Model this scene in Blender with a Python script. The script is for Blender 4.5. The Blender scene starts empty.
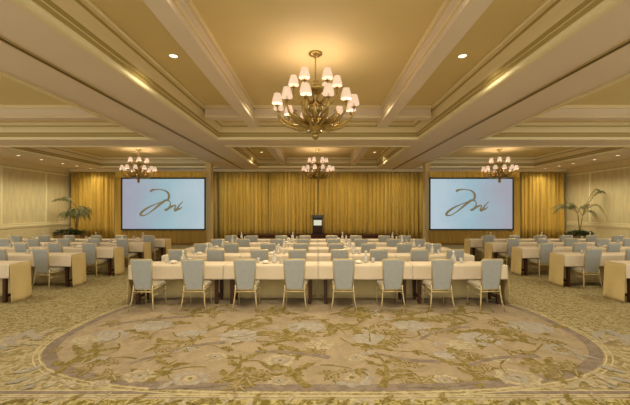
import bpy, math, random
from mathutils import Vector, Matrix, noise
random.seed(7)
sc = bpy.context.scene
COL = sc.collection
PI = math.pi
EYE, F = 1.83, 337.0

# ------------------------------------------------------------------ materials
def mat(name, col, rough=0.6, metal=0.0, emit=None, estr=0.0, noise_amt=0.0, nscale=8.0, bump=0.0, bscale=60.0, sheen=0.0, stretch=None):
    m = bpy.data.materials.new(name); m.use_nodes = True
    nt = m.node_tree; b = nt.nodes['Principled BSDF']
    b.inputs['Base Color'].default_value = (*col, 1); b.inputs['Roughness'].default_value = rough
    b.inputs['Metallic'].default_value = metal
    b.inputs['Specular IOR Level'].default_value = 0.3
    if sheen: b.inputs['Sheen Weight'].default_value = sheen
    if emit:
        b.inputs['Emission Color'].default_value = (*emit, 1); b.inputs['Emission Strength'].default_value = estr
    tc = nt.nodes.new('ShaderNodeTexCoord')
    src = tc.outputs['Object']
    if stretch:
        mp = nt.nodes.new('ShaderNodeMapping'); mp.inputs['Scale'].default_value = stretch
        nt.links.new(src, mp.inputs['Vector']); src = mp.outputs['Vector']
    if noise_amt:
        n = nt.nodes.new('ShaderNodeTexNoise'); n.inputs['Scale'].default_value = nscale; n.inputs['Detail'].default_value = 4
        nt.links.new(src, n.inputs['Vector'])
        r = nt.nodes.new('ShaderNodeValToRGB')
        k = noise_amt
        r.color_ramp.elements[0].position = 0.3; r.color_ramp.elements[1].position = 0.7
        r.color_ramp.elements[0].color = (*[c*(1-k) for c in col], 1)
        r.color_ramp.elements[1].color = (*[min(1, c*(1+k)) for c in col], 1)
        nt.links.new(n.outputs['Fac'], r.inputs['Fac']); nt.links.new(r.outputs['Color'], b.inputs['Base Color'])
    if bump:
        n2 = nt.nodes.new('ShaderNodeTexNoise'); n2.inputs['Scale'].default_value = bscale
        nt.links.new(src, n2.inputs['Vector'])
        bp = nt.nodes.new('ShaderNodeBump'); bp.inputs['Strength'].default_value = bump; bp.inputs['Distance'].default_value = 0.01
        nt.links.new(n2.outputs['Fac'], bp.inputs['Height']); nt.links.new(bp.outputs['Normal'], b.inputs['Normal'])
    return m

def carpet_mat(name, c1, c2, c3, scale, dist=0.6, balance=0.5):
    """woven carpet: small leafy mottling in three yarn colours"""
    m = bpy.data.materials.new(name); m.use_nodes = True
    nt = m.node_tree; b = nt.nodes['Principled BSDF']; b.inputs['Roughness'].default_value = 0.95
    b.inputs['Specular IOR Level'].default_value = 0.1
    tc = nt.nodes.new('ShaderNodeTexCoord')
    n = nt.nodes.new('ShaderNodeTexNoise'); n.inputs['Scale'].default_value = scale; n.inputs['Detail'].default_value = 3
    n.inputs['Distortion'].default_value = dist
    nt.links.new(tc.outputs['Object'], n.inputs['Vector'])
    r = nt.nodes.new('ShaderNodeValToRGB'); e = r.color_ramp.elements
    e[0].position = balance-0.09; e[0].color = (*c1, 1); e[1].position = balance+0.10; e[1].color = (*c3, 1)
    k = e.new(balance); k.color = (*c2, 1)
    nt.links.new(n.outputs['Fac'], r.inputs['Fac'])
    n3 = nt.nodes.new('ShaderNodeTexNoise'); n3.inputs['Scale'].default_value = 0.7
    nt.links.new(tc.outputs['Object'], n3.inputs['Vector'])
    n4 = nt.nodes.new('ShaderNodeTexNoise'); n4.inputs['Scale'].default_value = 70; n4.inputs['Detail'].default_value = 2
    nt.links.new(tc.outputs['Object'], n4.inputs['Vector'])
    mx = nt.nodes.new('ShaderNodeMix'); mx.data_type = 'RGBA'; mx.blend_type = 'MULTIPLY'; mx.inputs['Factor'].default_value = 1
    ad = nt.nodes.new('ShaderNodeMath'); ad.operation = 'MULTIPLY_ADD'; ad.inputs[1].default_value = 0.7; ad.inputs[2].default_value = 0.64
    nt.links.new(n4.outputs['Fac'], ad.inputs[0])
    cc = nt.nodes.new('ShaderNodeCombineColor')
    for s in ('Red', 'Green', 'Blue'): nt.links.new(ad.outputs[0], cc.inputs[s])
    nt.links.new(r.outputs['Color'], mx.inputs[6]); nt.links.new(cc.outputs['Color'], mx.inputs[7])
    nt.links.new(mx.outputs[2], b.inputs['Base Color'])
    return m

def screen_mat(name, left, mid, right):
    m = bpy.data.materials.new(name); m.use_nodes = True
    nt = m.node_tree; b = nt.nodes['Principled BSDF']
    b.inputs['Base Color'].default_value = (0.10, 0.10, 0.10, 1); b.inputs['Roughness'].default_value = 0.9
    tc = nt.nodes.new('ShaderNodeTexCoord'); sx = nt.nodes.new('ShaderNodeSeparateXYZ')
    nt.links.new(tc.outputs['Object'], sx.inputs[0])
    n = nt.nodes.new('ShaderNodeTexNoise'); n.inputs['Scale'].default_value = 0.9
    nt.links.new(tc.outputs['Object'], n.inputs['Vector'])
    a = nt.nodes.new('ShaderNodeMath'); a.operation = 'MULTIPLY_ADD'; a.inputs[1].default_value = 1/4.3; a.inputs[2].default_value = 0.25
    nt.links.new(sx.outputs['X'], a.inputs[0])
    a2 = nt.nodes.new('ShaderNodeMath'); a2.operation = 'MULTIPLY_ADD'; a2.inputs[1].default_value = 0.5
    nt.links.new(n.outputs['Fac'], a2.inputs[0]); nt.links.new(a.outputs[0], a2.inputs[2])
    r = nt.nodes.new('ShaderNodeValToRGB'); e = r.color_ramp.elements
    e[0].position = 0.05; e[0].color = (*left, 1); e[1].position = 0.95; e[1].color = (*right, 1)
    k = e.new(0.5); k.color = (*mid, 1)
    nt.links.new(a2.outputs[0], r.inputs['Fac'])
    nt.links.new(r.outputs['Color'], b.inputs['Emission Color']); b.inputs['Emission Strength'].default_value = 0.62
    return m

M = {}
M['soffit'] = mat('soffit plaster', (0.72, 0.59, 0.46), 0.7, noise_amt=0.03, nscale=0.6)
M['coffer'] = mat('coffer gold plaster', (0.70, 0.55, 0.27), 0.6, noise_amt=0.05, nscale=0.5)
M['crown'] = mat('crown moulding paint', (0.76, 0.63, 0.38), 0.45)
M['crown_edge'] = mat('crown gilt line', (0.42, 0.31, 0.11), 0.5)
M['track'] = mat('partition track metal', (0.10, 0.055, 0.02), 0.5)
M['wall'] = mat('wall covering', (0.66, 0.56, 0.33), 0.8, noise_amt=0.10, nscale=9, stretch=(1, 1, 0.15))
M['wainscot'] = mat('wainscot paint', (0.68, 0.58, 0.36), 0.6, noise_amt=0.06, nscale=6)
M['trim'] = mat('trim paint', (0.88, 0.78, 0.52), 0.45)
M['pillar'] = mat('pillar paint', (0.64, 0.47, 0.23), 0.6)
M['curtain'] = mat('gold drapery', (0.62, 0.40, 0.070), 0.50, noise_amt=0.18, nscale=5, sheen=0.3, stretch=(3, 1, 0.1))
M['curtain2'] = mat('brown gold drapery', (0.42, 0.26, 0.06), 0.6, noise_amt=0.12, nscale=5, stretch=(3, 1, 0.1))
M['cloth'] = mat('cream linen', (0.76, 0.635, 0.50), 0.8, noise_amt=0.03, nscale=3, bump=0.15, bscale=30)
M['skirt'] = mat('gold linen', (0.66, 0.51, 0.25), 0.7, noise_amt=0.06, nscale=3, bump=0.15, bscale=20)
M['wood'] = mat('dark table wood', (0.060, 0.022, 0.010), 0.45)
M['tabletop'] = mat('table laminate', (0.10, 0.05, 0.02), 0.5)
M['fabric'] = mat('grey chair fabric', (0.37, 0.375, 0.38), 0.85, noise_amt=0.05, nscale=20, sheen=0.2)
M['seatfab'] = mat('grey seat fabric', (0.43, 0.38, 0.29), 0.85, noise_amt=0.05, nscale=20)
M['frame'] = mat('champagne metal', (0.60, 0.47, 0.25), 0.35, metal=0.45)
M['brass'] = mat('antique brass', (0.40, 0.29, 0.10), 0.28, metal=0.85, noise_amt=0.25, nscale=25)
M['shade'] = mat('lit fabric shade', (0.55, 0.42, 0.33), 0.8, emit=(1.0, 0.74, 0.52), estr=0.50)
M['bulb'] = mat('lit bulb', (1, 0.9, 0.7), 0.5, emit=(1.0, 0.82, 0.55), estr=1.5)
M['downlight'] = mat('downlight lens', (1, 0.95, 0.85), 0.5, emit=(1.0, 0.86, 0.62), estr=2.0)
M['white'] = mat('white trim ring', (0.75, 0.68, 0.52), 0.5)
M['black'] = mat('black frame', (0.02, 0.018, 0.02), 0.5)
M['scrL'] = screen_mat('projection left', (0.44, 0.45, 0.58), (0.40, 0.63, 0.72), (0.60, 0.76, 0.84))
M['scrR'] = screen_mat('projection right', (0.62, 0.77, 0.88), (0.40, 0.63, 0.74), (0.46, 0.46, 0.56))
M['logo'] = mat('logo bronze', (0.16, 0.13, 0.07), 0.6, emit=(0.20, 0.17, 0.10), estr=0.6)
M['stage'] = mat('stage dark wood', (0.07, 0.020, 0.008), 0.6)
M['lectern'] = mat('lectern dark wood', (0.035, 0.014, 0.009), 0.4)
M['lecterntop'] = mat('lectern top', (0.10, 0.11, 0.13), 0.4)
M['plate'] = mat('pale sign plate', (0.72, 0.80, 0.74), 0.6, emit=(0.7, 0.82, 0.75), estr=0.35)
M['leaf'] = mat('palm leaf', (0.115, 0.12, 0.04), 0.55, noise_amt=0.3, nscale=4)
M['bush'] = mat('dark bush leaf', (0.045, 0.075, 0.018), 0.6, noise_amt=0.4, nscale=8)
M['stem'] = mat('palm stem', (0.26, 0.19, 0.08), 0.8)
M['pot'] = mat('planter brown', (0.25, 0.16, 0.08), 0.6)
M['soil'] = mat('planting soil', (0.05, 0.035, 0.02), 0.9)
g = mat('clear glass', (0.92, 0.90, 0.86), 0.05)
g.node_tree.nodes['Principled BSDF'].inputs['Transmission Weight'].default_value = 0.55
M['glass'] = g
M['linenwhite'] = mat('white china', (0.85, 0.76, 0.66), 0.35)
# carpet yarns
M['c_field'] = carpet_mat('carpet field', (0.21, 0.16, 0.06), (0.315, 0.255, 0.125), (0.42, 0.355, 0.215), 17.0, 1.5, 0.48)
M['c_front'] = carpet_mat('carpet front border', (0.19, 0.14, 0.035), (0.33, 0.26, 0.09), (0.50, 0.42, 0.22), 11.0, 2.0, 0.50)
M['c_med'] = carpet_mat('carpet medallion ground', (0.33, 0.255, 0.17), (0.36, 0.28, 0.187), (0.385, 0.30, 0.20), 5.0, 1.0, 0.5)
M['c_spand'] = carpet_mat('carpet spandrel', (0.27, 0.21, 0.10), (0.37, 0.295, 0.16), (0.46, 0.38, 0.24), 9.0, 1.4, 0.5)
M['c_mauve'] = carpet_mat('carpet mauve band', (0.22, 0.17, 0.135), (0.25, 0.195, 0.155), (0.28, 0.22, 0.17), 8.0)
M['c_cream'] = carpet_mat('carpet cream line', (0.48, 0.40, 0.25), (0.53, 0.45, 0.28), (0.58, 0.49, 0.31), 8.0)
M['c_olive'] = carpet_mat('carpet olive leaf', (0.19, 0.14, 0.04), (0.235, 0.175, 0.06), (0.30, 0.23, 0.095), 12.0, 1.2, 0.50)
M['c_lilac'] = carpet_mat('carpet lilac flower', (0.32, 0.275, 0.225), (0.36, 0.32, 0.27), (0.39, 0.345, 0.29), 9.0, 1.6)
M['c_pale'] = carpet_mat('carpet pale flower', (0.34, 0.275, 0.17), (0.41, 0.34, 0.23), (0.47, 0.395, 0.28), 11.0, 1.8)

# ------------------------------------------------------------------ mesh builder
class MB:
    def __init__(s): s.v = []; s.f = []; s.mi = []; s.sm = []
    def add(s, vs, fs, mi=0, smooth=False):
        o = len(s.v); s.v += [tuple(v) for v in vs]
        for f in fs: s.f.append(tuple(o+i for i in f)); s.mi.append(mi); s.sm.append(smooth)
    def box(s, x0, x1, y0, y1, z0, z1, mi=0):
        s.add([(x0,y0,z0),(x1,y0,z0),(x1,y1,z0),(x0,y1,z0),(x0,y0,z1),(x1,y0,z1),(x1,y1,z1),(x0,y1,z1)],
              [(0,3,2,1),(4,5,6,7),(0,1,5,4),(1,2,6,5),(2,3,7,6),(3,0,4,7)], mi)
    def hexa(s, bottom, top, mi=0, smooth=False):   # 4 + 4 points
        s.add(list(bottom)+list(top), [(0,3,2,1),(4,5,6,7),(0,1,5,4),(1,2,6,5),(2,3,7,6),(3,0,4,7)], mi, smooth)
    def tube(s, path, rad, seg=8, mi=0, cap=True):
        path = [Vector(p) for p in path]; n = len(path)
        if not isinstance(rad, (list, tuple)): rad = [rad]*n
        vs = []; ref = None
        for i, p in enumerate(path):
            t = (path[min(i+1, n-1)]-path[max(i-1, 0)]).normalized()
            if ref is None: ref = Vector((0,0,1)) if abs(t.z) < 0.9 else Vector((1,0,0))
            a = t.cross(ref)
            if a.length < 1e-4: a = t.cross(Vector((0,1,0)))
            a.normalize(); b = a.cross(t).normalized(); ref = b
            ref = ref if abs(t.dot(ref)) < 0.95 else Vector((1,0,0))
            for k in range(seg):
                an = 2*PI*k/seg; vs.append(p+a*math.cos(an)*rad[i]+b*math.sin(an)*rad[i])
        fs = [(i*seg+k, i*seg+(k+1)%seg, (i+1)*seg+(k+1)%seg, (i+1)*seg+k) for i in range(n-1) for k in range(seg)]
        if cap: fs += [tuple(range(seg))[::-1], tuple((n-1)*seg+k for k in range(seg))]
        s.add(vs, fs, mi, True)
    def lathe(s, prof, seg=16, c=(0,0,0), mi=0, smooth=True, wob=None):
        vs = []
        for r, z in prof:
            for k in range(seg):
                an = 2*PI*k/seg; q = r*(1+(wob(an) if wob else 0))
                vs.append((c[0]+q*math.cos(an), c[1]+q*math.sin(an), c[2]+z))
        n = len(prof)
        s.add(vs, [(i*seg+k, i*seg+(k+1)%seg, (i+1)*seg+(k+1)%seg, (i+1)*seg+k) for i in range(n-1) for k in range(seg)], mi, smooth)
    def grid(s, fn, nu, nv, mi=0, smooth=True):
        vs = [fn(i/nu, j/nv) for j in range(nv+1) for i in range(nu+1)]
        s.add(vs, [(j*(nu+1)+i, j*(nu+1)+i+1, (j+1)*(nu+1)+i+1, (j+1)*(nu+1)+i) for j in range(nv) for i in range(nu)], mi, smooth)
    def build(s, name, mats, parent=None, loc=(0,0,0)):
        me = bpy.data.meshes.new(name); me.from_pydata(s.v, [], s.f)
        if not isinstance(mats, (list, tuple)): mats = [mats]
        for m in mats: me.materials.append(m)
        me.polygons.foreach_set('material_index', s.mi); me.polygons.foreach_set('use_smooth', s.sm); me.update()
        o = bpy.data.objects.new(name, me); COL.objects.link(o); o.location = loc
        if parent: o.parent = parent
        return o

def bevel(o, w=0.01, n=2):
    m = o.modifiers.new('Bevel', 'BEVEL'); m.width = w; m.segments = n; m.limit_method = 'ANGLE'
    return o
def solid(o, t):
    m = o.modifiers.new('Solidify', 'SOLIDIFY'); m.thickness = t; m.offset = 0
    return o
def tag(o, label=None, cat=None, group=None, kind=None):
    for k, v in (('label', label), ('category', cat), ('group', group), ('kind', kind)):
        if v: o[k] = v
    return o
def empty(name, loc=(0,0,0), rz=0):
    o = bpy.data.objects.new(name, None); COL.objects.link(o); o.location = loc; o.rotation_euler = (0,0,rz); o.empty_display_size = 0.1
    return o
def copy_tree(o, parent=None):
    c = o.copy(); COL.objects.link(c); c.parent = parent
    for ch in list(o.children): copy_tree(ch, c)
    return c
def struct(o): o['kind'] = 'structure'; return o

# ------------------------------------------------------------------ room shell
WX, WY, YB, YW = 15.5, 21.25, -1.0, 11.0
ZS, ZC = 4.33, 4.85          # soffit and coffer heights
def fp(px, py):              # a floor point, in metres
    D = EYE*F/(py-210.0); return ((px-318.0)*D/F, D)

# floor: field plus woven pattern (all one carpet)
fl = MB()
fl.add([(-WX,YB,0),(WX,YB,0),(WX,WY,0),(-WX,WY,0)], [(0,1,2,3)], 0)
ZN = [0]
def flat(pts, mi, z):
    ZN[0] += 1; z += ZN[0]*1.5e-6
    fl.add([(x,y,z) for x, y in pts], [tuple(range(len(pts)))], mi)
def rect(x0,x1,y0,y1,mi,z): flat([(x0,y0),(x1,y0),(x1,y1),(x0,y1)], mi, z)
MX, MY, MH, MN = 0.06, 5.45, 2.04, 3.0
def oval(g, n=120):
    pts = []
    for k in range(n):
        a = 2*PI*k/n; c, s_ = math.cos(a), math.sin(a)
        pts.append((MX+(3.80+g)*math.copysign(abs(c)**(2/MN), c), MY+(MH+g)*math.copysign(abs(s_)**(2/MN), s_)))
    return pts
rect(-7.6, 7.6, 3.34, 5.05, 4, 0.0004)          # spandrel field either side
rect(-WX, WX, YB, 3.26, 1, 0.0008)              # front border field
rect(-WX, WX, 3.255, 3.42, 6, 0.0012); rect(-WX, WX, 3.27, 3.29, 5, 0.0016); rect(-WX, WX, 3.305, 3.33, 4, 0.0016); rect(-WX, WX, 3.345, 3.405, 5, 0.0016)
flat(oval(0.10), 6, 0.0020); flat(oval(0.085), 4, 0.0023); flat(oval(0.045), 6, 0.0026); flat(oval(0.03), 4, 0.0029); flat(oval(0.015), 5, 0.0032); flat(oval(-0.12), 2, 0.0036)
# mats: 0 field,1 front,2 med,3 olive,4 spandrel,5 mauve,6 cream,7 lilac,8 pale
Z3 = 0.0052
def blob(cx, cy, r, mi, z, ax=1.0, n=28, lobes=7, amp=0.16, ph=0.0):
    flat([(cx+r*ax*(1+amp*math.cos(lobes*a+ph))*math.cos(a), cy+r*(1+amp*math.cos(lobes*a+ph))*math.sin(a)) for a in [2*PI*k/n for k in range(n)]], mi, z)
def leafp(x, y, an, L, W, mi, z):
    ca, sa = math.cos(an), math.sin(an); pts = []
    P = [(0,0),(0.2,0.55),(0.38,0.45),(0.5,0.95),(0.62,0.5),(0.78,0.6),(1,0),(0.8,-0.5),(0.62,-0.45),(0.48,-0.9),(0.36,-0.4),(0.2,-0.5)]
    for u, w in P:
        w *= W/2; uu = u*L; w += 0.12*L*math.sin(u*PI)*0.6
        pts.append((x+uu*ca-w*sa, y+uu*sa+w*ca))
    flat(pts, mi, z)
def ribbon(pts, w0, w1, mi, z):
    n = len(pts); L = []; R = []
    for i, p in enumerate(pts):
        a = pts[max(i-1,0)]; b = pts[min(i+1,n-1)]; d = Vector((b[0]-a[0], b[1]-a[1])).normalized()
        w = (w0+(w1-w0)*i/(n-1))/2; L.append((p[0]-d.y*w, p[1]+d.x*w)); R.append((p[0]+d.y*w, p[1]-d.x*w))
    for i in range(n-1): flat([L[i], R[i], R[i+1], L[i+1]], mi, z)
def curve(a, b, bend, n=10):
    a = Vector(a); b = Vector(b); d = b-a; nrm = Vector((-d.y, d.x))
    return [tuple(a+d*t+nrm*bend*math.sin(PI*t)) for t in [k/n for k in range(n+1)]]
def sprig(a, b, bend, rnd, size=1.0, w=0.09):
    pts = curve(a, b, bend, 12); ribbon(pts, w, 0.02, 3, Z3)
    nl = max(3, int((Vector(b)-Vector(a)).length/0.13))
    for k in range(nl):
        i = 2+int(k*10/nl); p = pts[i]; q = pts[i-1]; base = math.atan2(p[1]-q[1], p[0]-q[0])
        side = 1 if k % 2 else -1
        leafp(p[0], p[1], base+side*rnd.uniform(0.5, 1.3), size*rnd.uniform(0.22, 0.42), size*rnd.uniform(0.10, 0.17), 3, Z3+0.0002+0.00001*k)
def cluster(x, y, r, rnd, n=9):
    """acanthus spray: lobed leaves fanning from one point, veins left in the ground colour"""
    a0 = rnd.uniform(0, 2*PI); n = rnd.choice((3, 4, 5))
    for k in range(n):
        an = a0+(k-(n-1)/2)*0.75; L = r*rnd.uniform(0.95, 1.35); W = L*rnd.uniform(0.30, 0.42); pts = []
        ca, sa = math.cos(an), math.sin(an); m = 26; bd = rnd.uniform(-0.25, 0.25)
        def P(u, w): w += bd*L*u*u; return (x+u*L*ca-w*sa, y+u*L*sa+w*ca)
        for i in range(m+1):
            u = i/m; pts.append(P(u, W*0.5*math.sin(PI*u**0.8)*(1+0.55*math.cos(u*PI*8))*(1-0.2*u)))
        for i in range(m-1, 0, -1):
            u = i/m; pts.append(P(u, -W*0.5*math.sin(PI*u**0.8)*(1+0.55*math.cos(u*PI*8))*(1-0.2*u)))
        flat(pts, 3, Z3+0.0003)
        ribbon([P(0.12, 0), P(0.45, 0), P(0.8, 0)], 0.022, 0.008, 2, Z3+0.0006)
def flower(x, y, r, mi, ring=True, ph=0):
    r *= 0.82
    blob(x, y, r, mi, Z3-0.0004, 1.2, lobes=8, amp=0.12, ph=ph)
    if ring:
        blob(x, y, r*0.62, 2, Z3-0.0002, 1.15, lobes=5, amp=0.08); blob(x, y, r*0.42, 8 if mi == 7 else 7, Z3, 1.1, lobes=5, amp=0.1)
        blob(x, y, r*0.16, 3, Z3+0.0001, 1.0, lobes=5, amp=0.05)
rc = random.Random(21)
for a, b, bend in (((58,374),(104,345),0.1), ((212,387),(240,354),-0.15), ((309,388),(299,350),0.18), ((382,388),(377,354),-0.1),
                   ((480,388),(440,349),-0.12), ((522,357),(548,381),0.1), ((118,348),(74,352),0.12), ((150,383),(178,360),0.1),
                   ((196,340),(150,345),0.1), ((262,346),(304,329),-0.12), ((352,346),(382,332),-0.1), ((430,329),(482,336),0.14),
                   ((536,345),(498,332),0.1), ((560,372),(520,350),0.12), ((120,332),(170,322),-0.1), ((222,325),(262,335),0.1),
                   ((322,322),(345,334),0.1), ((390,322),(425,318),0.12), ((500,322),(548,330),-0.1), ((180,318),(215,311),0.1),
                   ((255,316),(290,311),-0.1), ((330,315),(370,311),0.1), ((440,315),(475,312),-0.1)):
    sprig(fp(*a), fp(*b), bend, rc, 1.0 if b[1] > 340 else 1.5)
for px, py, r in ((92,368,.22),(112,374,.2),(184,347,.2),(246,376,.26),(238,386,.14),(325,352,.24),(335,372,.22),(262,370,.2),(402,378,.2),(421,384,.22),
                  (409,367,.2),(470,353,.26),(458,385,.16),(541,366,.2),(575,369,.24),(563,376,.2),(486,372,.22),(492,367,.16),
                  (60,350,.16),(115,360,.18),(168,352,.2),(275,340,.2),(305,335,.24),(246,323,.26),(210,313,.3),(268,314,.3),(340,313,.3),
                  (365,314,.3),(388,341,.24),(400,333,.24),(432,330,.24),(500,337,.24),(520,333,.2),(552,340,.22),(150,335,.22),(450,318,.3),(490,325,.22),(120,322,.25),(300,317,.26),(410,314,.26),(568,352,.16)):
    cluster(*fp(px, py), r, rc)
for px, py, r, mi, ring in ((190,334,.20,7,0),(108,336,.28,7,0),(152,326,.30,7,0),(240,336,.30,7,0),(306,327,.3,7,0),(215,357,.15,8,1),(280,361,.2,8,1),
                      (279,381,.13,8,1),(356,358,.13,8,1),(445,381,.16,8,1),(352,378,.24,7,1),(412,326,.3,7,0),(370,339,.25,7,0),(480,339,.3,7,0),(518,378,.24,8,1),
                      (530,327,.34,7,0),(190,379,.2,7,1),(140,376,.18,8,1),(100,384,.1,8,1),(560,350,.2,7,1),(445,355,.15,7,0),(500,359,.14,8,1),(320,345,.2,8,0),(84,340,.2,8,0),(460,345,.2,8,0)):
    flower(*fp(px, py), r, mi, ring, rc.uniform(0, 3))
for k in range(60):          # small scattered sprays filling the ground between the large ones
    a = rc.uniform(0, 2*PI); q = math.sqrt(rc.random())*0.93
    x = MX+3.75*q*math.copysign(abs(math.cos(a))**0.7, math.cos(a)); y = MY+MH*0.93*q*math.copysign(abs(math.sin(a))**0.7, math.sin(a))
    an = rc.uniform(0, 2*PI); e = (x+0.4*math.cos(an), y+0.4*math.sin(an))
    ribbon(curve((x, y), e, rc.uniform(-.3, .3), 8), 0.03, 0.012, 3, Z3)
    for j in range(3): leafp(e[0], e[1], an+rc.uniform(-1, 1), rc.uniform(.14, .24), rc.uniform(.06, .10), 3 if k % 3 else 7, Z3+0.0002)
# grey ribbons drifting through the medallion
for a, b, bend in (((170,352),(225,343),0.1),((375,353),(440,362),-0.1),((470,365),(540,357),0.08),((255,352),(330,358),0.06),((110,325),(190,317),0.06),((420,340),(470,327),0.1),((130,364),(165,356),0.1),((480,383),(400,386),0.03),((230,384),(150,388),0.03)):
    ribbon(curve(fp(*a), fp(*b), bend, 14), 0.05, 0.09, 5, Z3-0.0008)
# pale flourishes in the four spandrels
for sx in (-1, 1):
    cx = MX+sx*4.12
    for sy in (-1, 1):
        for k, (dx, dy, L, W) in enumerate(((0.1,0.30,0.75,0.22),(0.25,0.36,0.65,0.2),(0.02,0.55,0.5,0.16),(0.5,0.55,0.55,0.18),(0.15,0.75,0.5,0.14))):
            an = math.atan2(sy*(0.55+0.25*k), sx*(1.0-0.25*k)*1.0)
            leafp(cx+sx*dx*0.6-sx*0.12, 4.30+sy*dy*0.75, an, L*0.8, W*1.3, 8 if k % 2 == 0 else 7, Z3-0.0004+0.0001*k)
        ribbon(curve((cx, 4.3+sy*0.1), (cx+sx*2.6, 4.3+sy*0.5), sx*sy*0.12, 14), 0.06, 0.03, 7, Z3)
    for j, (p, q, w) in enumerate((((50,371),(22,387),.13),((44,366),(12,374),.10),((56,377),(44,389),.12),((30,378),(4,384),.09),((62,381),(74,389),.09),((36,384),(20,391),.07),((40,345),(14,338),.10),((44,340),(30,330),.10))):
        if sx > 0: p, q = (639-p[0], p[1]), (639-q[0], q[1])
        a_, b__ = Vector(fp(*p)), Vector(fp(*q)); dd = b__-a_
        leafp(a_.x, a_.y, math.atan2(dd.y, dd.x), dd.length, w*1.6, 8 if j % 2 == 0 else 7, Z3+0.0001)
    ribbon([(cx, 4.30), (cx+sx*0.5, 4.33), (cx+sx*1.2, 4.28), (cx+sx*2.4, 4.34)], 0.05, 0.04, 3, Z3+0.0002)
for k in range(90):          # front border: leaf repeat
    x = -4.4+k*0.1; 
    leafp(x, 2.98+0.09*(k % 3), 0.9+0.5*math.sin(k*1.7), 0.22, 0.09, 8 if k % 2 else 3, 0.003+0.00001*k)
struct(fl.build('floor', [M['c_field'], M['c_front'], M['c_med'], M['c_olive'], M['c_spand'], M['c_mauve'], M['c_cream'], M['c_lilac'], M['c_pale']]))

# walls
def wallbox(name, *a, m='wall'):
    b = MB(); b.box(*a); return struct(b.build(name, M[m]))
wallbox('wall_back', -WX-0.2, WX+0.2, WY, WY+0.2, 0, 5.05)
wallbox('wall_left', -WX-0.2, -WX, YW, WY, 0, 5.05)
wallbox('wall_right', WX, WX+0.2, YW, WY, 0, 5.05)
for s, side in ((-1, 'left'), (1, 'right')):
    def sb(b, d0, d1, y0, y1, z0, z1, mi=0):
        x0, x1 = sorted((s*(WX-d0), s*(WX-d1))); b.box(x0, x1, y0, y1, z0, z1, mi)
    b = MB(); sb(b, 0.0, 0.03, YW, WY, 0, 0.17); sb(b, 0.0, 0.02, YW, WY, 0.17, 0.2)
    struct(b.build('baseboard_'+side, M['trim']))
    b = MB(); sb(b, 0.0, 0.05, YW, 20.95, 0.97, 1.04); sb(b, 0.0, 0.03, YW, 20.95, 0.90, 0.97); sb(b, 0, 0.025, YW, 20.95, 1.04, 1.07)
    struct(b.build('trim_1' if s < 0 else 'trim_2', M['trim']))
    b = MB(); sb(b, 0.0, 0.008, YW, 20.95, 0.2, 0.90)
    struct(b.build('wall_'+side+'_wainscot', M['wainscot']))
    b = MB()                    # picture-frame panel moulding on the wall
    y = 19.2-2.72*3
    while y < 20.9:
        sb(b, 0.0, 0.03, y-0.05, y+0.05, 1.1, 4.0); y += 2.72
    sb(b, 0.0, 0.028, YW, 20.95, 3.93, 4.0); sb(b, 0.0, 0.024, YW, 20.95, 1.10, 1.15)
    struct(b.build('trim_3' if s < 0 else 'trim_4', M['trim']))
    b = MB()                    # cornice
    sb(b, 0, 0.06, YW, WY, 4.10, 4.18); sb(b, 0, 0.14, YW, WY, 4.18, 4.27); sb(b, 0, 0.2, YW, WY, 4.27, 4.33)
    struct(b.build('trim_5' if s < 0 else 'trim_6', M['crown']))
b = MB(); b.box(-WX+0.2, WX-0.2, 20.75, 21.25, 4.20, 4.33); struct(b.build('trim_7', M['crown']))
# partition end posts beside the screens
for s in (-1, 1):
    b = MB(); b.box(s*5.82-0.135, s*5.82+0.135, 17.85, 18.3, 0, 4.33); b.box(s*5.82-0.15, s*5.82+0.15, 17.83, 18.32, 0, 0.18); b.box(s*5.82-0.15, s*5.82+0.15, 17.83, 18.32, 4.2, 4.33)
    struct(b.build('trim_8' if s < 0 else 'trim_9', M['pillar']))

# ceiling
coffers = [(-3.5,3.5,1.2,11.8), (-3.5,3.5,13.2,19.6), (-12.6,-5.8,1.2,11.8), (-12.6,-5.8,13.2,19.6), (5.8,12.6,1.2,11.8), (5.8,12.6,13.2,19.6)]
ce = MB()
xs = [-WX-0.2,-12.6,-5.8,-3.5,3.5,5.8,12.6,WX+0.2]; ys = [YB,1.2,11.8,13.2,19.6,WY]
for i in range(len(xs)-1):
    for j in range(len(ys)-1):
        cx, cy = (xs[i]+xs[i+1])/2, (ys[j]+ys[j+1])/2
        if any(a < cx < b_ and c < cy < d for a, b_, c, d in coffers): continue
        ce.add([(xs[i],ys[j],ZS),(xs[i+1],ys[j],ZS),(xs[i+1],ys[j+1],ZS),(xs[i],ys[j+1],ZS)], [(0,3,2,1)], 0)
for a, b_, c, d in coffers:
    ce.add([(a,c,ZC),(b_,c,ZC),(b_,d,ZC),(a,d,ZC)], [(0,3,2,1)], 1)
ce.box(-WX-0.2, WX+0.2, YB, WY, 4.95, 5.05, 0)
struct(ce.build('ceiling', [M['soffit'], M['coffer']]))
prof = [(-0.10,0.0,0),(-0.10,-0.035,0),(-0.02,-0.045,0),(0.0,-0.02,2),(0.0,0.05,0),(0.015,0.055,1),(0.03,0.12,0),(0.055,0.125,1),(0.06,0.20,0),(0.085,0.28,0),
        (0.12,0.34,0),(0.165,0.375,1),(0.17,0.40,1),(0.19,0.41,0),(0.20,0.47,2),(0.24,0.48,0),(0.24,0.52,0)]
for i, (a, b_, c, d) in enumerate(coffers):
    m = MB(); n = len(prof)
    for (px, pz, mi), (qx, qz, _) in zip(prof[:-1], prof[1:]):
        def ring(t, z): return [(a+t,c+t,ZS+z),(b_-t,c+t,ZS+z),(b_-t,d-t,ZS+z),(a+t,d-t,ZS+z)]
        vs = ring(px, pz)+ring(qx, qz)
        m.add(vs, [(k, (k+1) % 4, 4+(k+1) % 4, 4+k) for k in range(4)], mi)
    struct(m.build('trim_%d' % (10+i), [M['crown'], M['crown_edge'], M['trim']]))
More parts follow.
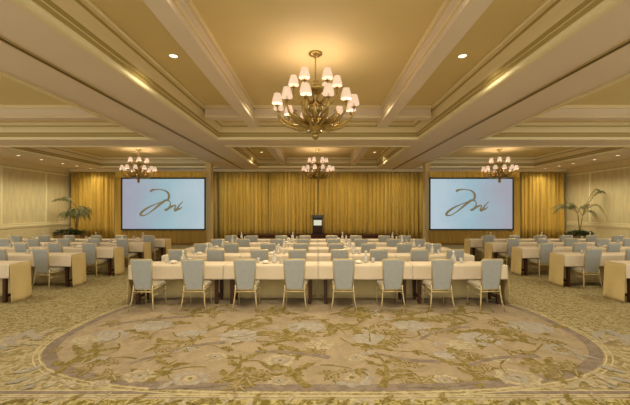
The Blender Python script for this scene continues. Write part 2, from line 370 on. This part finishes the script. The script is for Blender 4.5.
k = 16
for (c, d) in ((1.2, 11.8), (13.2, 19.6)):
    for s in (-1, 1):
        m = MB(); x = s*2.02; e = 1.15 if c < 5 else 0.35
        m.box(x-0.15, x+0.15, c+0.3, d-e, 4.42, 4.85, 0); m.box(x-0.18, x+0.18, c+0.3, d-e, 4.52, 4.56, 1); m.box(x-0.20, x+0.20, c+0.3, d-e, 4.76, 4.85, 1)
        struct(m.build('trim_%d' % k, [M['soffit'], M['crown']])); k += 1
for x0, x1 in ((-3.27, 3.27), (-12.37, -6.03), (6.03, 12.37)):
    m = MB(); m.box(x0, x1, 9.75, 10.05, 4.50, 4.85, 0); m.box(x0, x1, 9.71, 10.09, 4.53, 4.56, 1); m.box(x0, x1, 9.69, 10.11, 4.76, 4.85, 1)
    struct(m.build('trim_%d' % k, [M['soffit'], M['crown']])); k += 1
for s in (-1, 1):
    m = MB(); m.box(s*4.6-0.035, s*4.6+0.035, YB, 20.8, 4.316, 4.33); m.box(s*4.6-0.055, s*4.6-0.035, YB, 20.8, 4.310, 4.33, 1); m.box(s*4.6+0.035, s*4.6+0.055, YB, 20.8, 4.310, 4.33, 1)
    struct(m.build('trim_%d' % k, [M['track'], M['crown_edge']])); k += 1

# ------------------------------------------------------------------ curtains
def curtain(x0, x1, y, z0, z1, m, name='curtain', period=0.25, amp=0.15, seed=0, parent=None, nz=6, gather=0.0):
    r = random.Random(seed); W = x1-x0; nu = int(W/0.03)
    ph = [r.uniform(0, 6) for _ in range(4)]
    def fn(u, v):
        x = x0+u*W; w = x*2*PI/period
        d = amp*(0.6*math.sin(w+1.2*math.sin(x*1.7+ph[0]))+0.3*math.sin(w*2.1+ph[1]+0.7*v)+0.35*math.sin(w*0.37+ph[2]))
        fl_ = 1.0-0.35*v
        return (x+0.02*math.sin(w*0.5+ph[3]+v), y+d*fl_, z0+v*(z1-z0))
    b = MB(); b.grid(fn, nu, nz); o = b.build(name, M[m], parent); solid(o, 0.006); return o
edges = [-15.3,-12.6,-9.4,-6.25,-3.1,0.0,3.1,6.25,9.4,12.6,15.3]
desc = ['in the left corner behind the palm','behind the left screen, second panel from the left corner','behind the right half of the left screen','on the stage wall just right of the left screen','on the stage wall left of the lectern','on the stage wall right of the lectern','on the stage wall just left of the right screen','behind the left half of the right screen','behind the right screen, second panel from the right corner','in the right corner behind the palm']
for i in range(10):
    b = curtain(edges[i]+0.025, edges[i+1]-0.025, 20.98, 0.02, 4.19, 'curtain', seed=i)
    tag(b, 'floor-length pleated gold curtain '+desc[i], 'curtain', 'gold pleated curtains on the stage wall')

# ------------------------------------------------------------------ projection screens
LOGO = [[(185,115),(205,102),(240,95),(300,97),(350,115),(375,150),(365,195),(320,215),(250,240),(170,275),(110,315),(85,350),(120,358),(170,335),(230,290),(290,240),(340,205),(375,210),(390,235),(380,270),(355,298),(330,300)],
        [(372,285),(400,268),(435,255),(445,262),(432,290),(438,308),(452,296),(480,255),(515,218)], [(438,308),(455,300),(490,288),(505,270)]]
def smooth_path(p, n=6):
    out = []
    for i in range(len(p)-1):
        p0 = Vector(p[max(i-1,0)]); p1 = Vector(p[i]); p2 = Vector(p[i+1]); p3 = Vector(p[min(i+2,len(p)-1)])
        for k in range(n):
            t = k/n; out.append(0.5*((2*p1)+(-p0+p2)*t+(2*p0-5*p1+4*p2-p3)*t*t+(-p0+3*p1-3*p2+p3)*t**3))
    out.append(Vector(p[-1])); return out
for s, cx, m, lab, dx in ((-1, -8.12, 'scrL', 'large projection screen on the left showing a cursive monogram on pale blue', 0.0), (1, 8.06, 'scrR', 'large projection screen on the right showing a cursive monogram on pale blue', -0.12)):
    r = empty('projection_screen', (cx, 17.7, 0)); tag(r, lab, 'screen', 'projection screens either side of the stage')
    W, z0, z1 = 2.15, 0.84, 3.46
    b = MB(); t = 0.07
    b.box(-W-t, W+t, -0.02, 0.03, z1, z1+t); b.box(-W-t, W+t, -0.02, 0.03, z0-t, z0); b.box(-W-t, -W, -0.02, 0.03, z0, z1); b.box(W, W+t, -0.02, 0.03, z0, z1)
    b.build('frame', M['black'], r)
    b = MB(); b.box(-W, W, 0.0, 0.01, z0, z1); b.build('screen_surface', M[m], r)
    b = MB()
    for st in LOGO:
        pts = smooth_path(st); n = len(pts)
        path = [((132+p.x/10.13-163.4)*0.0525+dx, -0.012, (203.8-(180+p.y/10.13))*0.0525+2.15) for p in pts]
        b.tube(path, [0.030+0.040*(0.5+0.5*math.sin(i*0.21+1.2)) for i in range(n)], 6)
    for i, v in enumerate(b.v): b.v[i] = (v[0], -0.006+(v[1]+0.012)*0.15, v[2])
    b.build('monogram', M['logo'], r)
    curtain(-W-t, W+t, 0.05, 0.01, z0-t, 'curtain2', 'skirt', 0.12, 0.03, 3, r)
    curtain(-W-t-(0.36 if s < 0 else 0), W+t+(0.36 if s > 0 else 0), 0.05, z1+t, z1+t+0.33, 'curtain', 'valance', 0.14, 0.03, 4, r)
    if s < 0: curtain(-W-t-0.36, -W-t, 0.06, 0.01, z1+t, 'curtain', 'side_drape', 0.14, 0.03, 5, r)
    else: curtain(W+t, W+t+0.36, 0.06, 0.01, z1+t, 'curtain', 'side_drape', 0.14, 0.03, 5, r)
    for q in (-1.7, 1.7):
        b = MB(); b.box(q-0.03, q+0.03, 0.10, 0.16, 0, z1); b.box(q-0.03, q+0.03, 0.10, 0.62, 0, 0.05); b.tube([(q,0.6,0.04),(q,0.15,1.6)], 0.02); b.build('stand_leg', M['black'], r)

# ------------------------------------------------------------------ stage and lectern
st = MB(); st.box(-4.62, 4.55, 19.4, 20.75, 0, 0.34); st.box(-4.64, 4.57, 19.38, 20.75, 0.34, 0.37)
tag(bevel(st.build('stage_platform', M['stage']), 0.005), 'low dark brown stage platform in front of the gold curtain', 'stage')
r = empty('lectern', (-0.02, 19.95, 0.37)); tag(r, 'dark wooden lectern with pale sign standing on the low stage', 'lectern')
b = MB(); b.box(-0.36,0.36,-0.25,0.25,0,0.07); b.box(-0.33,0.33,-0.23,0.23,0.07,0.10); bevel(b.build('base', M['lectern'], r), 0.008)
b = MB(); b.box(-0.30,0.30,-0.20,0.20,0.10,1.0); b.box(-0.25,0.25,-0.215,-0.2,0.16,0.48); bevel(b.build('body', M['lectern'], r), 0.008)
b = MB(); b.hexa([(-0.36,-0.27,1.0),(0.36,-0.27,1.0),(0.36,0.24,1.0),(-0.36,0.24,1.0)], [(-0.37,-0.29,1.17),(0.37,-0.29,1.17),(0.37,0.25,1.04),(-0.37,0.25,1.04)]); bevel(b.build('slanted_top', M['lecterntop'], r), 0.01)
b = MB(); b.box(-0.235,0.235,-0.225,-0.203,0.56,0.87); pl = b.build('sign_plate', M['plate'], r)
b = MB(); b.tube([(-0.2,0.18,1.06),(-0.2,0.10,1.2),(-0.16,-0.02,1.28)], 0.008); b.tube([(-0.16,-0.02,1.28),(-0.15,-0.05,1.29)], 0.015); b.build('microphone', M['black'], r)

# ------------------------------------------------------------------ chairs
def make_chair():
    r = empty('banquet_chair')
    # back: y about -0.22 (rear), slightly reclined, tapered to the seat
    def yb(z): return -0.19-0.13*(z-0.42)
    b = MB()
    def fn_pts(w0, w1, za, zb, t):
        out = []
        for z, w in ((za, w0), (zb, w1)):
            out += [(-w, yb(z)-t, z), (w, yb(z)-t, z), (w, yb(z)+t, z), (-w, yb(z)+t, z)]
        return out
    p = fn_pts(0.148, 0.195, 0.385, 0.93, 0.026); b.hexa(p[:4], p[4:]); bevel(b.build('backrest', M['fabric'], r), 0.02, 3)
    b = MB()
    L = [(-0.160,yb(0.38),0.38),(-0.202,yb(0.92),0.92),(-0.19,yb(0.94),0.94),(0.19,yb(0.94),0.94),(0.202,yb(0.92),0.92),(0.160,yb(0.38),0.38)]
    b.tube(L, 0.012, 6); b.build('back_frame', M['frame'], r)
    b = MB(); b.hexa([(-0.19,-0.155,0.395),(0.19,-0.155,0.395),(0.22,0.24,0.395),(-0.22,0.24,0.395)], [(-0.185,-0.15,0.465),(0.185,-0.15,0.465),(0.215,0.235,0.475),(-0.215,0.235,0.475)])
    bevel(b.build('seat', M['seatfab'], r), 0.022, 3)
    b = MB(); b.tube([(-0.185,-0.2,0.385),(0.185,-0.2,0.385),(0.21,0.225,0.385),(-0.21,0.225,0.385),(-0.185,-0.2,0.385)], 0.011, 6); b.build('seat_frame', M['frame'], r)
    for s in (-1, 1):
        b = MB(); b.tube([(s*0.175,yb(0.46),0.46),(s*0.18,-0.20,0.36),(s*0.20,-0.225,0.16),(s*0.235,-0.27,0.0)], [0.015,0.014,0.012,0.010], 6); b.build('leg', M['frame'], r)
    for s in (-1, 1):
        b = MB(); b.tube([(s*0.195,0.215,0.39),(s*0.195,0.225,0.2),(s*0.20,0.235,0.0)], [0.014,0.012,0.010], 6); b.build('leg', M['frame'], r)
    b = MB(); b.tube([(-0.185,-0.21,0.345),(0.185,-0.21,0.345)], 0.012, 6)
    b.tube([(-0.19,-0.21,0.28),(-0.205,0.22,0.28)], 0.008, 6); b.tube([(0.19,-0.21,0.28),(0.205,0.22,0.28)], 0.008, 6); b.build('stretcher', M['frame'], r)
    return r
chair0 = make_chair(); chair_used = [False]
def place_chair(x, y, rz, label, group):
    o = chair0 if not chair_used[0] else copy_tree(chair0)
    chair_used[0] = True
    o.location = (x, y, 0); o.rotation_euler = (0,0,rz); tag(o, label, 'chair', group)

# ------------------------------------------------------------------ tables
TL, TD = 1.82, 0.46          # length, depth; origin at the centre of the near edge
def make_table():
    r = empty('conference_table')
    b = MB(); b.box(-TL/2, TL/2, 0, TD, 0.725, 0.755); b.box(-TL/2+0.16, TL/2-0.16, 0.05, TD-0.05, 0.66, 0.725); bevel(b.build('tabletop', M['tabletop'], r), 0.004)
    for s in (-1, 1):
        for y in (0.06, TD-0.06):
            b = MB(); b.hexa([(s*0.765-0.028,y-0.028,0),(s*0.765+0.028,y-0.028,0),(s*0.765+0.028,y+0.028,0),(s*0.765-0.028,y+0.028,0)],
                             [(s*0.765-0.033,y-0.033,0.725),(s*0.765+0.033,y-0.033,0.725),(s*0.765+0.033,y+0.033,0.725),(s*0.765-0.033,y+0.033,0.725)])
            b.build('leg', M['wood'], r)
        b = MB(); b.box(s*0.765-0.02, s*0.765+0.02, 0.085, TD-0.085, 0.10, 0.15); b.build('foot_rail', M['wood'], r)
    return r
def make_cloth(kind):        # kind: 'mid', 'left' (end drop on the left), 'right'
    r = empty('tablecloth')
    rr = random.Random(hash_(kind)); h = TL/2+0.003
    ph = rr.uniform(0, 6)
    def overlay(u, v):       # runs from the back edge over the top and down the near side
        x = -h+u*2*h; L1 = TD+0.02; L2 = 0.27; d = v*(L1+L2)
        if d < L1: return (x, TD+0.012-d*(TD+0.022)/L1, 0.762+0.0015*math.sin(x*9+ph)*math.sin(d*20))
        q = d-L1; return (x, -0.012-0.010*q/L2-0.008*math.sin(x*7+ph)*q/L2, 0.760-q-0.004*math.sin(x*3+ph)*q/L2)
    b = MB(); b.grid(overlay, 40, 30); o = b.build('overlay', M['cloth'], r); solid(o, 0.003)
    b = MB()
    def back(u, v):
        x = -h+u*2*h; q = v
        return (x, TD+0.014+0.012*q+0.012*q*math.sin(x*16+ph)+0.006*q*math.sin(x*37), 0.758-q*0.745)
    b.grid(back, 60, 8); o = b.build('back_drop', M['skirt'], r); solid(o, 0.003)
    if kind != 'mid':
        s = -1 if kind == 'left' else 1
        def end(u, v):
            y = -0.012+u*(TD+0.026); q = v
            return (s*(h+0.004+0.035*q+q*0.016*math.sin(y*18+ph)), y+(u-0.5)*0.02*q, 0.7585-q*0.75)
        b = MB(); b.grid(end, 20, 10); o = b.build('end_drop', M['skirt'], r); solid(o, 0.003)
    return r
def hash_(k): return {'mid': 3, 'left': 5, 'right': 9}[k]
tbl0 = make_table(); cl0 = {k: make_cloth(k) for k in ('mid', 'left', 'right')}
used = {'t': False, 'mid': False, 'left': False, 'right': False, 'carafe': False, 'tumbler': False, 'saucer': False}
def inst(proto, key):
    o = proto if not used[key] else copy_tree(proto); used[key] = True; return o

# table ware
def make_carafe():
    r = empty('water_carafe')
    b = MB(); b.lathe([(0.0,0.0),(0.04,0.0),(0.046,0.02),(0.046,0.10),(0.03,0.145),(0.018,0.17),(0.018,0.20),(0.024,0.215)], 12); b.build('bottle', M['glass'], r)
    b = MB(); b.lathe([(0.0,0.245),(0.012,0.24),(0.016,0.226),(0.027,0.221),(0.027,0.2165),(0.0,0.2165)], 10); b.build('lid', M['linenwhite'], r)
    return r
def make_tumbler():
    b = MB(); b.lathe([(0.0,0.0),(0.028,0.0),(0.030,0.004),(0.036,0.10),(0.033,0.10),(0.027,0.01),(0.0,0.01)], 12); return b.build('tumbler', M['glass'])
def make_dish():
    b = MB(); b.lathe([(0.0,0.0),(0.04,0.0),(0.075,0.022),(0.078,0.030),(0.060,0.045),(0.03,0.058),(0.0,0.062)], 14); return b.build('saucer', M['linenwhite'])
car0, tum0, dish0 = make_carafe(), make_tumbler(), make_dish()
ORD = ['first','second','third','fourth','fifth','sixth','seventh','eighth']
ROW = ['front row', 'second row', 'third row', 'fourth row', 'back row']
ZT = 0.768
def ware(tx, ty, where, grp, rr, full):
    n = rr.uniform(-0.06, 0.06)
    o = inst(car0, 'carafe'); o.location = (tx+n, ty+0.30, ZT); o.rotation_euler = (0,0,rr.uniform(0,6)); tag(o, 'slim white-lidded water carafe on '+where, 'carafe', 'water carafes '+grp)
    o = inst(dish0, 'saucer'); o.location = (tx+n-0.16, ty+0.22, ZT); tag(o, 'small domed white dish on '+where, 'dish', 'white dishes '+grp)
    for q, sd in ((0.14, 'right'), (-0.32, 'left')):
        o = inst(tum0, 'tumbler'); o.location = (tx+n+q, ty+0.26+rr.uniform(-.03,.03), ZT); tag(o, 'clear tumbler '+sd+' of carafe, '+where, 'glass', 'tumblers '+grp)

rr = random.Random(5)
CH = [-3.17,-2.265,-1.33,-0.42,0.475,1.355,2.245,3.13]
for row in range(5):
    near = 6.52+1.38*row
    for k in range(4):
        tx = -2.745+1.83*k; kind = 'left' if k == 0 else 'right' if k == 3 else 'mid'
        where = '%s centre block table from left, %s' % (ORD[k], ROW[row])
        o = inst(tbl0, 't'); o.location = (tx, near, 0); tag(o, 'dark-legged narrow conference table, %s from the left in the %s of the centre block' % (ORD[k], ROW[row]), 'table', 'centre block conference tables')
        o = inst(cl0[kind], kind); o.location = (tx, near, 0)
        tag(o, 'cream and gold cloth over %s' % where, 'tablecloth', 'centre block tablecloths')
        ware(tx, near, where, 'in the centre block', rr, True)
    for k, cx in enumerate(CH):
        rz = math.radians(rr.uniform(-3, 3)); x = cx*(1-0.008*row)+rr.uniform(-.03,.03)*(row > 0)
        if row: tc = -2.745+1.83*(k//2); x = min(max(x, tc-0.45), tc+0.45)
        if row == 0 and k == 0: rz = math.radians(-4)
        if row == 0 and k == 7: rz = math.radians(5)
        place_chair(x, near-0.02+rr.uniform(-.02,.01)-(0.16 if row == 0 else 0.05), rz, 'grey upholstered banquet chair, %s from the left in the %s of the centre block' % (ORD[k], ROW[row]), 'centre block banquet chairs')
for s, side in ((-1, 'left'), (1, 'right')):
    for row in range(5):
        near = 6.62+1.37*row+(0.02 if s > 0 else 0)
        X0 = (6.05, 5.84, 5.67, 5.56, 5.48)[row]
        for k in range(4):
            tx = X0+0.915+1.83*k
            if (tx-0.95)*F/(near+0.3) > 322: continue
            kind = 'mid' if k else ('right' if s < 0 else 'left')
            where = '%s %s wing table from aisle, %s' % (ORD[k], side, ROW[row])
            o = inst(tbl0, 't'); o.location = (s*tx, near, 0); tag(o, 'dark-legged narrow conference table, %s from the aisle in the %s of the %s wing' % (ORD[k], ROW[row], side), 'table', side+' wing conference tables')
            o = inst(cl0[kind], kind); o.location = (s*tx, near, 0); tag(o, 'cream and gold cloth over %s' % where, 'tablecloth', side+' wing tablecloths')
            ware(s*tx, near, where, 'in the %s wing' % side, rr, k < 2)
            for q in (0, 1):
                cx = tx-0.46+0.92*q
                if (cx-0.25)*F/(near-0.2) > 320: continue
                place_chair(s*cx, near-0.04+rr.uniform(-.04,.01), math.radians(rr.uniform(-5, 5))+s*math.radians(4), 'grey upholstered banquet chair, %s from the aisle in the %s of the %s wing' % (ORD[2*k+q], ROW[row], side), side+' wing banquet chairs')

# ------------------------------------------------------------------ chandeliers (origin at the ceiling)
def make_chandelier():
    r = empty('chandelier')
    b = MB(); b.lathe([(0,0),(0.13,0),(0.135,-0.02),(0.10,-0.04),(0.05,-0.055),(0.025,-0.09),(0,-0.09)], 20); b.build('canopy', M['brass'], r)
    b = MB(); z = -0.08
    b.tube([(0,0,z),(0,0,-0.52)], 0.009, 8)
    for k in range(8): b.lathe([(0.010,-0.11-0.05*k),(0.019,-0.125-0.05*k),(0.010,-0.14-0.05*k)], 8)
    b.build('rod', M['brass'], r)
    b = MB()
    pr = [(0.0,-0.50),(0.03,-0.51),(0.045,-0.55),(0.02,-0.58),(0.03,-0.62),(0.10,-0.64),(0.19,-0.67),(0.20,-0.70),(0.13,-0.75),(0.06,-0.82),(0.045,-0.90),(0.08,-0.95),(0.125,-1.02),(0.13,-1.09),(0.08,-1.15),(0.06,-1.20),
          (0.10,-1.25),(0.18,-1.29),(0.21,-1.34),(0.20,-1.40),(0.13,-1.46),(0.06,-1.50),(0.04,-1.53),(0.07,-1.56),(0.075,-1.60),(0.045,-1.64),(0.015,-1.67),(0.0,-1.68)]
    b.lathe(pr, 18, wob=lambda a: 0.06*math.cos(6*a)); b.build('body', M['brass'], r)
    b = MB()
    for k in range(12):
        a = 2*PI*k/12; ca, sa = math.cos(a), math.sin(a)
        b.tube([(0.10*ca,0.10*sa,-1.34),(0.24*ca,0.24*sa,-1.36),(0.38*ca,0.38*sa,-1.30),(0.46*ca,0.46*sa,-1.22),(0.45*ca,0.45*sa,-1.16),(0.40*ca,0.40*sa,-1.17)], [0.03,0.045,0.042,0.030,0.018,0.008], 6)
        if k % 2: b.tube([(0.08*ca,0.08*sa,-1.30),(0.16*ca,0.16*sa,-1.14),(0.26*ca,0.26*sa,-1.06),(0.30*ca,0.30*sa,-0.98),(0.27*ca,0.27*sa,-0.95)], [0.02,0.025,0.022,0.016,0.006], 6)
    b.build('scroll_leaves', M['brass'], r)
    def arm(a, path, rad, zs, R):
        ca, sa = math.cos(a), math.sin(a)
        b = MB(); b.tube([(q*ca, q*sa, z) for q, z in path], rad, 6)
        # leaf on the arm
        mid = path[len(path)//2]
        b.lathe([(0.0,0),(0.02,0.0),(0.045,0.012),(0.05,0.022),(0.03,0.018),(0,0.016)], 10, (R*ca, R*sa, zs-0.035))
        ar = b.build('arm', M['brass'], r)
        b = MB(); b.lathe([(0.0,-0.02),(0.014,-0.02),(0.014,0.06),(0,0.06)], 8, (R*ca, R*sa, zs)); b.lathe([(0.0,0.06),(0.018,0.075),(0.02,0.095),(0.0,0.125)], 8, (R*ca, R*sa, zs), 1); b.build('candle_bulb', [M['white'], M['bulb']], ar)
        b = MB(); b.lathe([(0.100,0.02),(0.104,0.025),(0.092,0.09),(0.074,0.15),(0.060,0.205),(0.058,0.205),(0.072,0.15),(0.089,0.09),(0.100,0.025),(0.100,0.02)], 14, (R*ca, R*sa, zs)); b.build('shade', M['shade'], ar)
    for k in range(12):
        a = math.radians(15+30*k+3)
        arm(a, [(0.10,-1.36),(0.22,-1.42),(0.38,-1.43),(0.55,-1.38),(0.68,-1.29),(0.74,-1.18),(0.745,-1.10)], [0.026,0.032,0.030,0.026,0.022,0.018,0.014], -1.06, 0.745)
    for k in range(6):
        a = math.radians(30+60*k+2+30)
        arm(a, [(0.06,-0.92),(0.16,-1.0),(0.28,-0.98),(0.38,-0.88),(0.42,-0.76),(0.42,-0.67)], [0.016,0.018,0.016,0.014,0.012,0.011], -0.64, 0.42)
    return r
ch0 = make_chandelier()
CHS = [(-0.05, 6.5, 'large brass chandelier with lit cream shades over the front centre coffer'),
       (0.0, 16.8, 'brass chandelier with lit shades in the far centre coffer, before the stage'),
       (-8.95, 16.8, 'brass chandelier with lit shades hanging before the left projection screen'),
       (9.05, 16.8, 'brass chandelier with lit shades hanging before the right projection screen')]
LW = [34, 34, 40, 40]
def plight(name, loc, power, col=(1, 0.79, 0.62), r=0.03):
    l = bpy.data.lights.new(name, 'POINT'); l.energy = power; l.color = col; l.shadow_soft_size = r
    o = bpy.data.objects.new(name, l); COL.objects.link(o); o.location = loc; return o
for i, (x, y, lab) in enumerate(CHS):
    o = ch0 if i == 0 else copy_tree(ch0)
    o.location = (x, y, ZC); tag(o, lab, 'chandelier', 'brass chandeliers')
    for k in range(6):
        a = math.radians(62+60*k); plight('bulb_light', (x+0.42*math.cos(a), y+0.42*math.sin(a), ZC-0.60+0.16), LW[i]*0.085)
        a = math.radians(18+60*k); plight('bulb_light', (x+0.745*math.cos(a), y+0.745*math.sin(a), ZC-1.06+0.16), LW[i]*0.085)

# ------------------------------------------------------------------ downlights
def make_downlight():
    r = empty('downlight')
    b = MB(); b.lathe([(0.075,-0.002),(0.078,-0.010),(0.095,-0.010),(0.10,-0.001)], 20); b.build('trim_ring', M['white'], r)
    b = MB(); b.lathe([(0.0,-0.004),(0.076,-0.004)], 20); b.build('lens', M['downlight'], r)
    return r
dl0 = make_downlight(); first = [True]
def slight(loc, power, ang=1.9, blend=0.8, col=(1, 0.89, 0.61), r=0.06, rx=0, ry=0):  # serves the real downlights and the added fill spots
    l = bpy.data.lights.new('downlight_or_fill_beam', 'SPOT'); l.energy = power; l.color = col; l.shadow_soft_size = r; l.spot_size = ang; l.spot_blend = blend
    o = bpy.data.objects.new('downlight_or_fill_beam', l); COL.objects.link(o); o.location = loc; o.rotation_euler = (rx, ry, 0); return o
def downlight(x, y, z, label, power, **kw):
    o = dl0 if first[0] else copy_tree(dl0); first[0] = False
    o.location = (x, y, z); tag(o, label, 'ceiling light', 'round recessed downlights'); slight((x, y, z-0.03), power, **kw)
for s, side in ((-1, 'left'), (1, 'right')):
    downlight(s*2.83, 6.6, ZC, 'round recessed downlight %s of the large front chandelier' % side, 150, ang=2.4)
    downlight(s*2.95, 17.6, ZC, 'small round downlight in the far centre coffer, %s of its chandelier' % side, 130, ang=2.4)
    for k, y in enumerate((15.4, 16.7, 18.1, 19.15, 20.3)):
        downlight(s*13.7, y, ZS, 'recessed downlight over the %s wall, %s from the near end of its line' % (side, ORD[k]), (120 if k < 4 else 55), ang=2.5, ry=s*0.0)
    for k, y in enumerate((12.2, 9.0)):
        downlight(s*13.7, y, ZS, 'recessed downlight further forward over the %s wall, %s one' % (side, 'nearer' if k else 'farther'), 90, ang=2.4)

# ------------------------------------------------------------------ palms in planters
def frond(b, base, az, reach, rise, droop, leaf, n=22, rnd=None, wleaf=0.035):
    """one arching frond: rachis plus drooping leaflets"""
    ca, sa = math.cos(az), math.sin(az); pts = []
    for i in range(n+1):
        t = i/n; pts.append(Vector((base[0]+ca*reach*t, base[1]+sa*reach*t, base[2]+rise*math.sin(t*PI*0.55)*1.0-droop*t**2.6)))
    b.tube(pts, [0.012*(1-0.8*i/n)+0.003 for i in range(n+1)], 5)
    side = Vector((-sa, ca, 0))
    for i in range(int(n*0.30), n+1):
        t = i/n; L = leaf*(0.35+1.0*math.sin(min(1, (t-0.22)/0.78)*PI*0.85)); tg = (pts[min(i+1, n)]-pts[i-1]).normalized()
        for s in (-1, 1):
            d = (tg*0.55+side*s*0.75+Vector((0,0,-0.30-0.3*rnd.random()))).normalized()
            p = pts[i]; q = p+d*L*0.5+Vector((0,0,0.02)); e = p+d*L+Vector((0,0,-0.25*L)); w = tg*wleaf*0.5
            b.add([p-w*0.4, q-w, e, q+w, p+w*0.4], [(0,1,3,4),(1,2,3)], 1)
def planter_bush(name, x, y, label, rx, seed):
    r = random.Random(seed); root = empty(name, (x, y, 0)); tag(root, label, 'plant', 'low bushes at the foot of the palms')
    b = MB(); b.box(-rx, rx, -0.2, 0.2, 0, 0.44); b.box(-rx-0.02, rx+0.02, -0.22, 0.22, 0.41, 0.46); bevel(b.build('planter', M['pot'], root), 0.01)
    b = MB()
    for k in range(900):
        u = r.uniform(-1, 1); px, py, pz = u*rx*1.05, r.uniform(-0.26, 0.26), 0.44+r.random()**0.8*0.30*(1-0.5*u*u)+0.04*math.sin(u*9)
        a = r.uniform(0, 2*PI); d = Vector((math.cos(a), math.sin(a), r.uniform(-0.2, 0.7))).normalized()*r.uniform(0.09, 0.16); w = d.cross(Vector((0,0,1))).normalized()*0.04; p = Vector((px, py, pz))
        b.add([p, p+d*0.5-w, p+d, p+d*0.5+w], [(0,1,2,3)])
    tag(b.build('foliage', M['bush'], root), kind='stuff')
def palm(x, y, label, stems, seed):
    r = random.Random(seed); root = empty('potted_palm', (x, y, 0)); tag(root, label, 'palm', 'potted palms in the back corners')
    b = MB(); b.lathe([(0.0,0.0),(0.20,0.0),(0.27,0.40),(0.29,0.42),(0.29,0.46),(0.25,0.46),(0.25,0.42),(0.0,0.42)], 18); b.build('pot', M['pot'], root)
    b = MB(); b.lathe([(0.0,0.43),(0.25,0.425)], 14); b.build('soil', M['soil'], root)
    for (tx, ty, tz, fronds) in stems:
        m = MB(); n = 8; pts = [Vector((tx*(k/n)**1.3, ty*(k/n)**1.3, 0.40+(tz-0.40)*k/n)) for k in range(n+1)]
        m.tube(pts, [0.035-0.015*k/n for k in range(n+1)], 7); m.build('trunk', M['stem'], root)
        for (az, reach, rise, droop, leaf) in fronds:
            f = MB(); frond(f, (tx, ty, tz), math.radians(az), reach, rise, droop, leaf, rnd=r); f.build('frond', [M['stem'], M['leaf']], root)
rp = random.Random(3)
def crown(n, r0, r1, rise, droop, leaf, off=0):
    return [(off+360*k/n+rp.uniform(-15, 15), rp.uniform(r0, r1), rise*rp.uniform(.7, 1.2), droop*rp.uniform(.7, 1.3), leaf) for k in range(n)]
palm(-14.05, 19.55, 'bushy potted palm in the left back corner beside the gold curtain',
     [(0.25, -0.05, 1.55, crown(9, 0.5, 0.85, 0.55, 0.45, 0.34)), (-0.15, 0.1, 1.35, crown(7, 0.45, 0.7, 0.55, 0.4, 0.30, 20)),
      (0.10, 0.0, 1.9, [(190, 1.25, 0.75, 0.25, 0.20), (180, 1.0, 0.9, 0.35, 0.18), (-170, 0.75, 0.85, 0.3, 0.16), (-20, 0.5, 0.3, 0.3, 0.25)])], 31)
palm(14.45, 18.6, 'sparse potted palm with long arching fronds in the right back corner',
     [(-0.15, -0.05, 1.65, [(180, 1.35, 0.70, 0.35, 0.30), (160, 1.1, 0.6, 0.5, 0.26), (200, 0.9, 0.75, 0.3, 0.24), (100, 0.5, 0.5, 0.2, 0.2), (-90, 0.6, 0.6, 0.4, 0.22)]),
      (0.15, 0.0, 1.50, [(0, 0.82, 0.55, 0.65, 0.20), (-50, 0.8, 1.75, 0.45, 0.22), (-35, 0.9, 1.45, 0.1, 0.20), (-55, 1.05, 1.1, 1.15, 0.22), (30, 0.7, 0.9, 0.4, 0.2), (140, 0.6, 0.8, 0.3, 0.22)])], 32)
planter_bush('potted_bush', -13.95, 18.9, 'low dark green bush in a long planter below the left corner palm', 0.75, 41)
planter_bush('potted_bush', 13.85, 17.9, 'low dark green bush in a long planter below the right corner palm', 0.62, 42)

# ------------------------------------------------------------------ room lighting: added fill spots with no fixtures
for (x, y, z, p) in ((-1.2,3.6,ZC,260),(1.2,3.6,ZC,260),(-1.2,8.9,ZC,170),(1.2,8.9,ZC,170),(-9.2,6.6,ZC,330),(9.2,6.6,ZC,330),(-9.2,12.5,ZS,200),(9.2,12.5,ZS,200),(-0.9,12.5,ZS,170),(0.9,12.5,ZS,170)):
    slight((x, y, z-0.03), p, ang=2.6)
for x in (-13.5, -11, -7.6, -4.6, -1.6, 1.6, 4.6, 7.6, 11, 13.5):     # added spots, no fixtures, to brighten the gold curtains
    slight((x, 18.6 if abs(x) < 5.5 else 19.2, 4.2), 105 if abs(x) < 5.5 else 38, ang=2.3, rx=math.radians(28))
w = bpy.data.worlds.new('World'); sc.world = w; w.use_nodes = True
w.node_tree.nodes['Background'].inputs['Color'].default_value = (0.97, 0.93, 0.74, 1)
w.node_tree.nodes['Background'].inputs['Strength'].default_value = 1.4

# ------------------------------------------------------------------ camera
cam = bpy.data.cameras.new('camera'); co = bpy.data.objects.new('camera', cam); COL.objects.link(co)
co.location = (0, 0, EYE); co.rotation_euler = (PI/2, 0, 0)
cam.sensor_width = 36; cam.lens = F/630*36; cam.shift_x = -3/630; cam.shift_y = 7.5/630; cam.clip_start = 0.05; cam.clip_end = 100
sc.camera = co
vs = sc.view_settings; vs.view_transform = 'Standard'; vs.look = 'None'; vs.gamma = 1; vs.use_curve_mapping = False; vs.exposure = 0.16
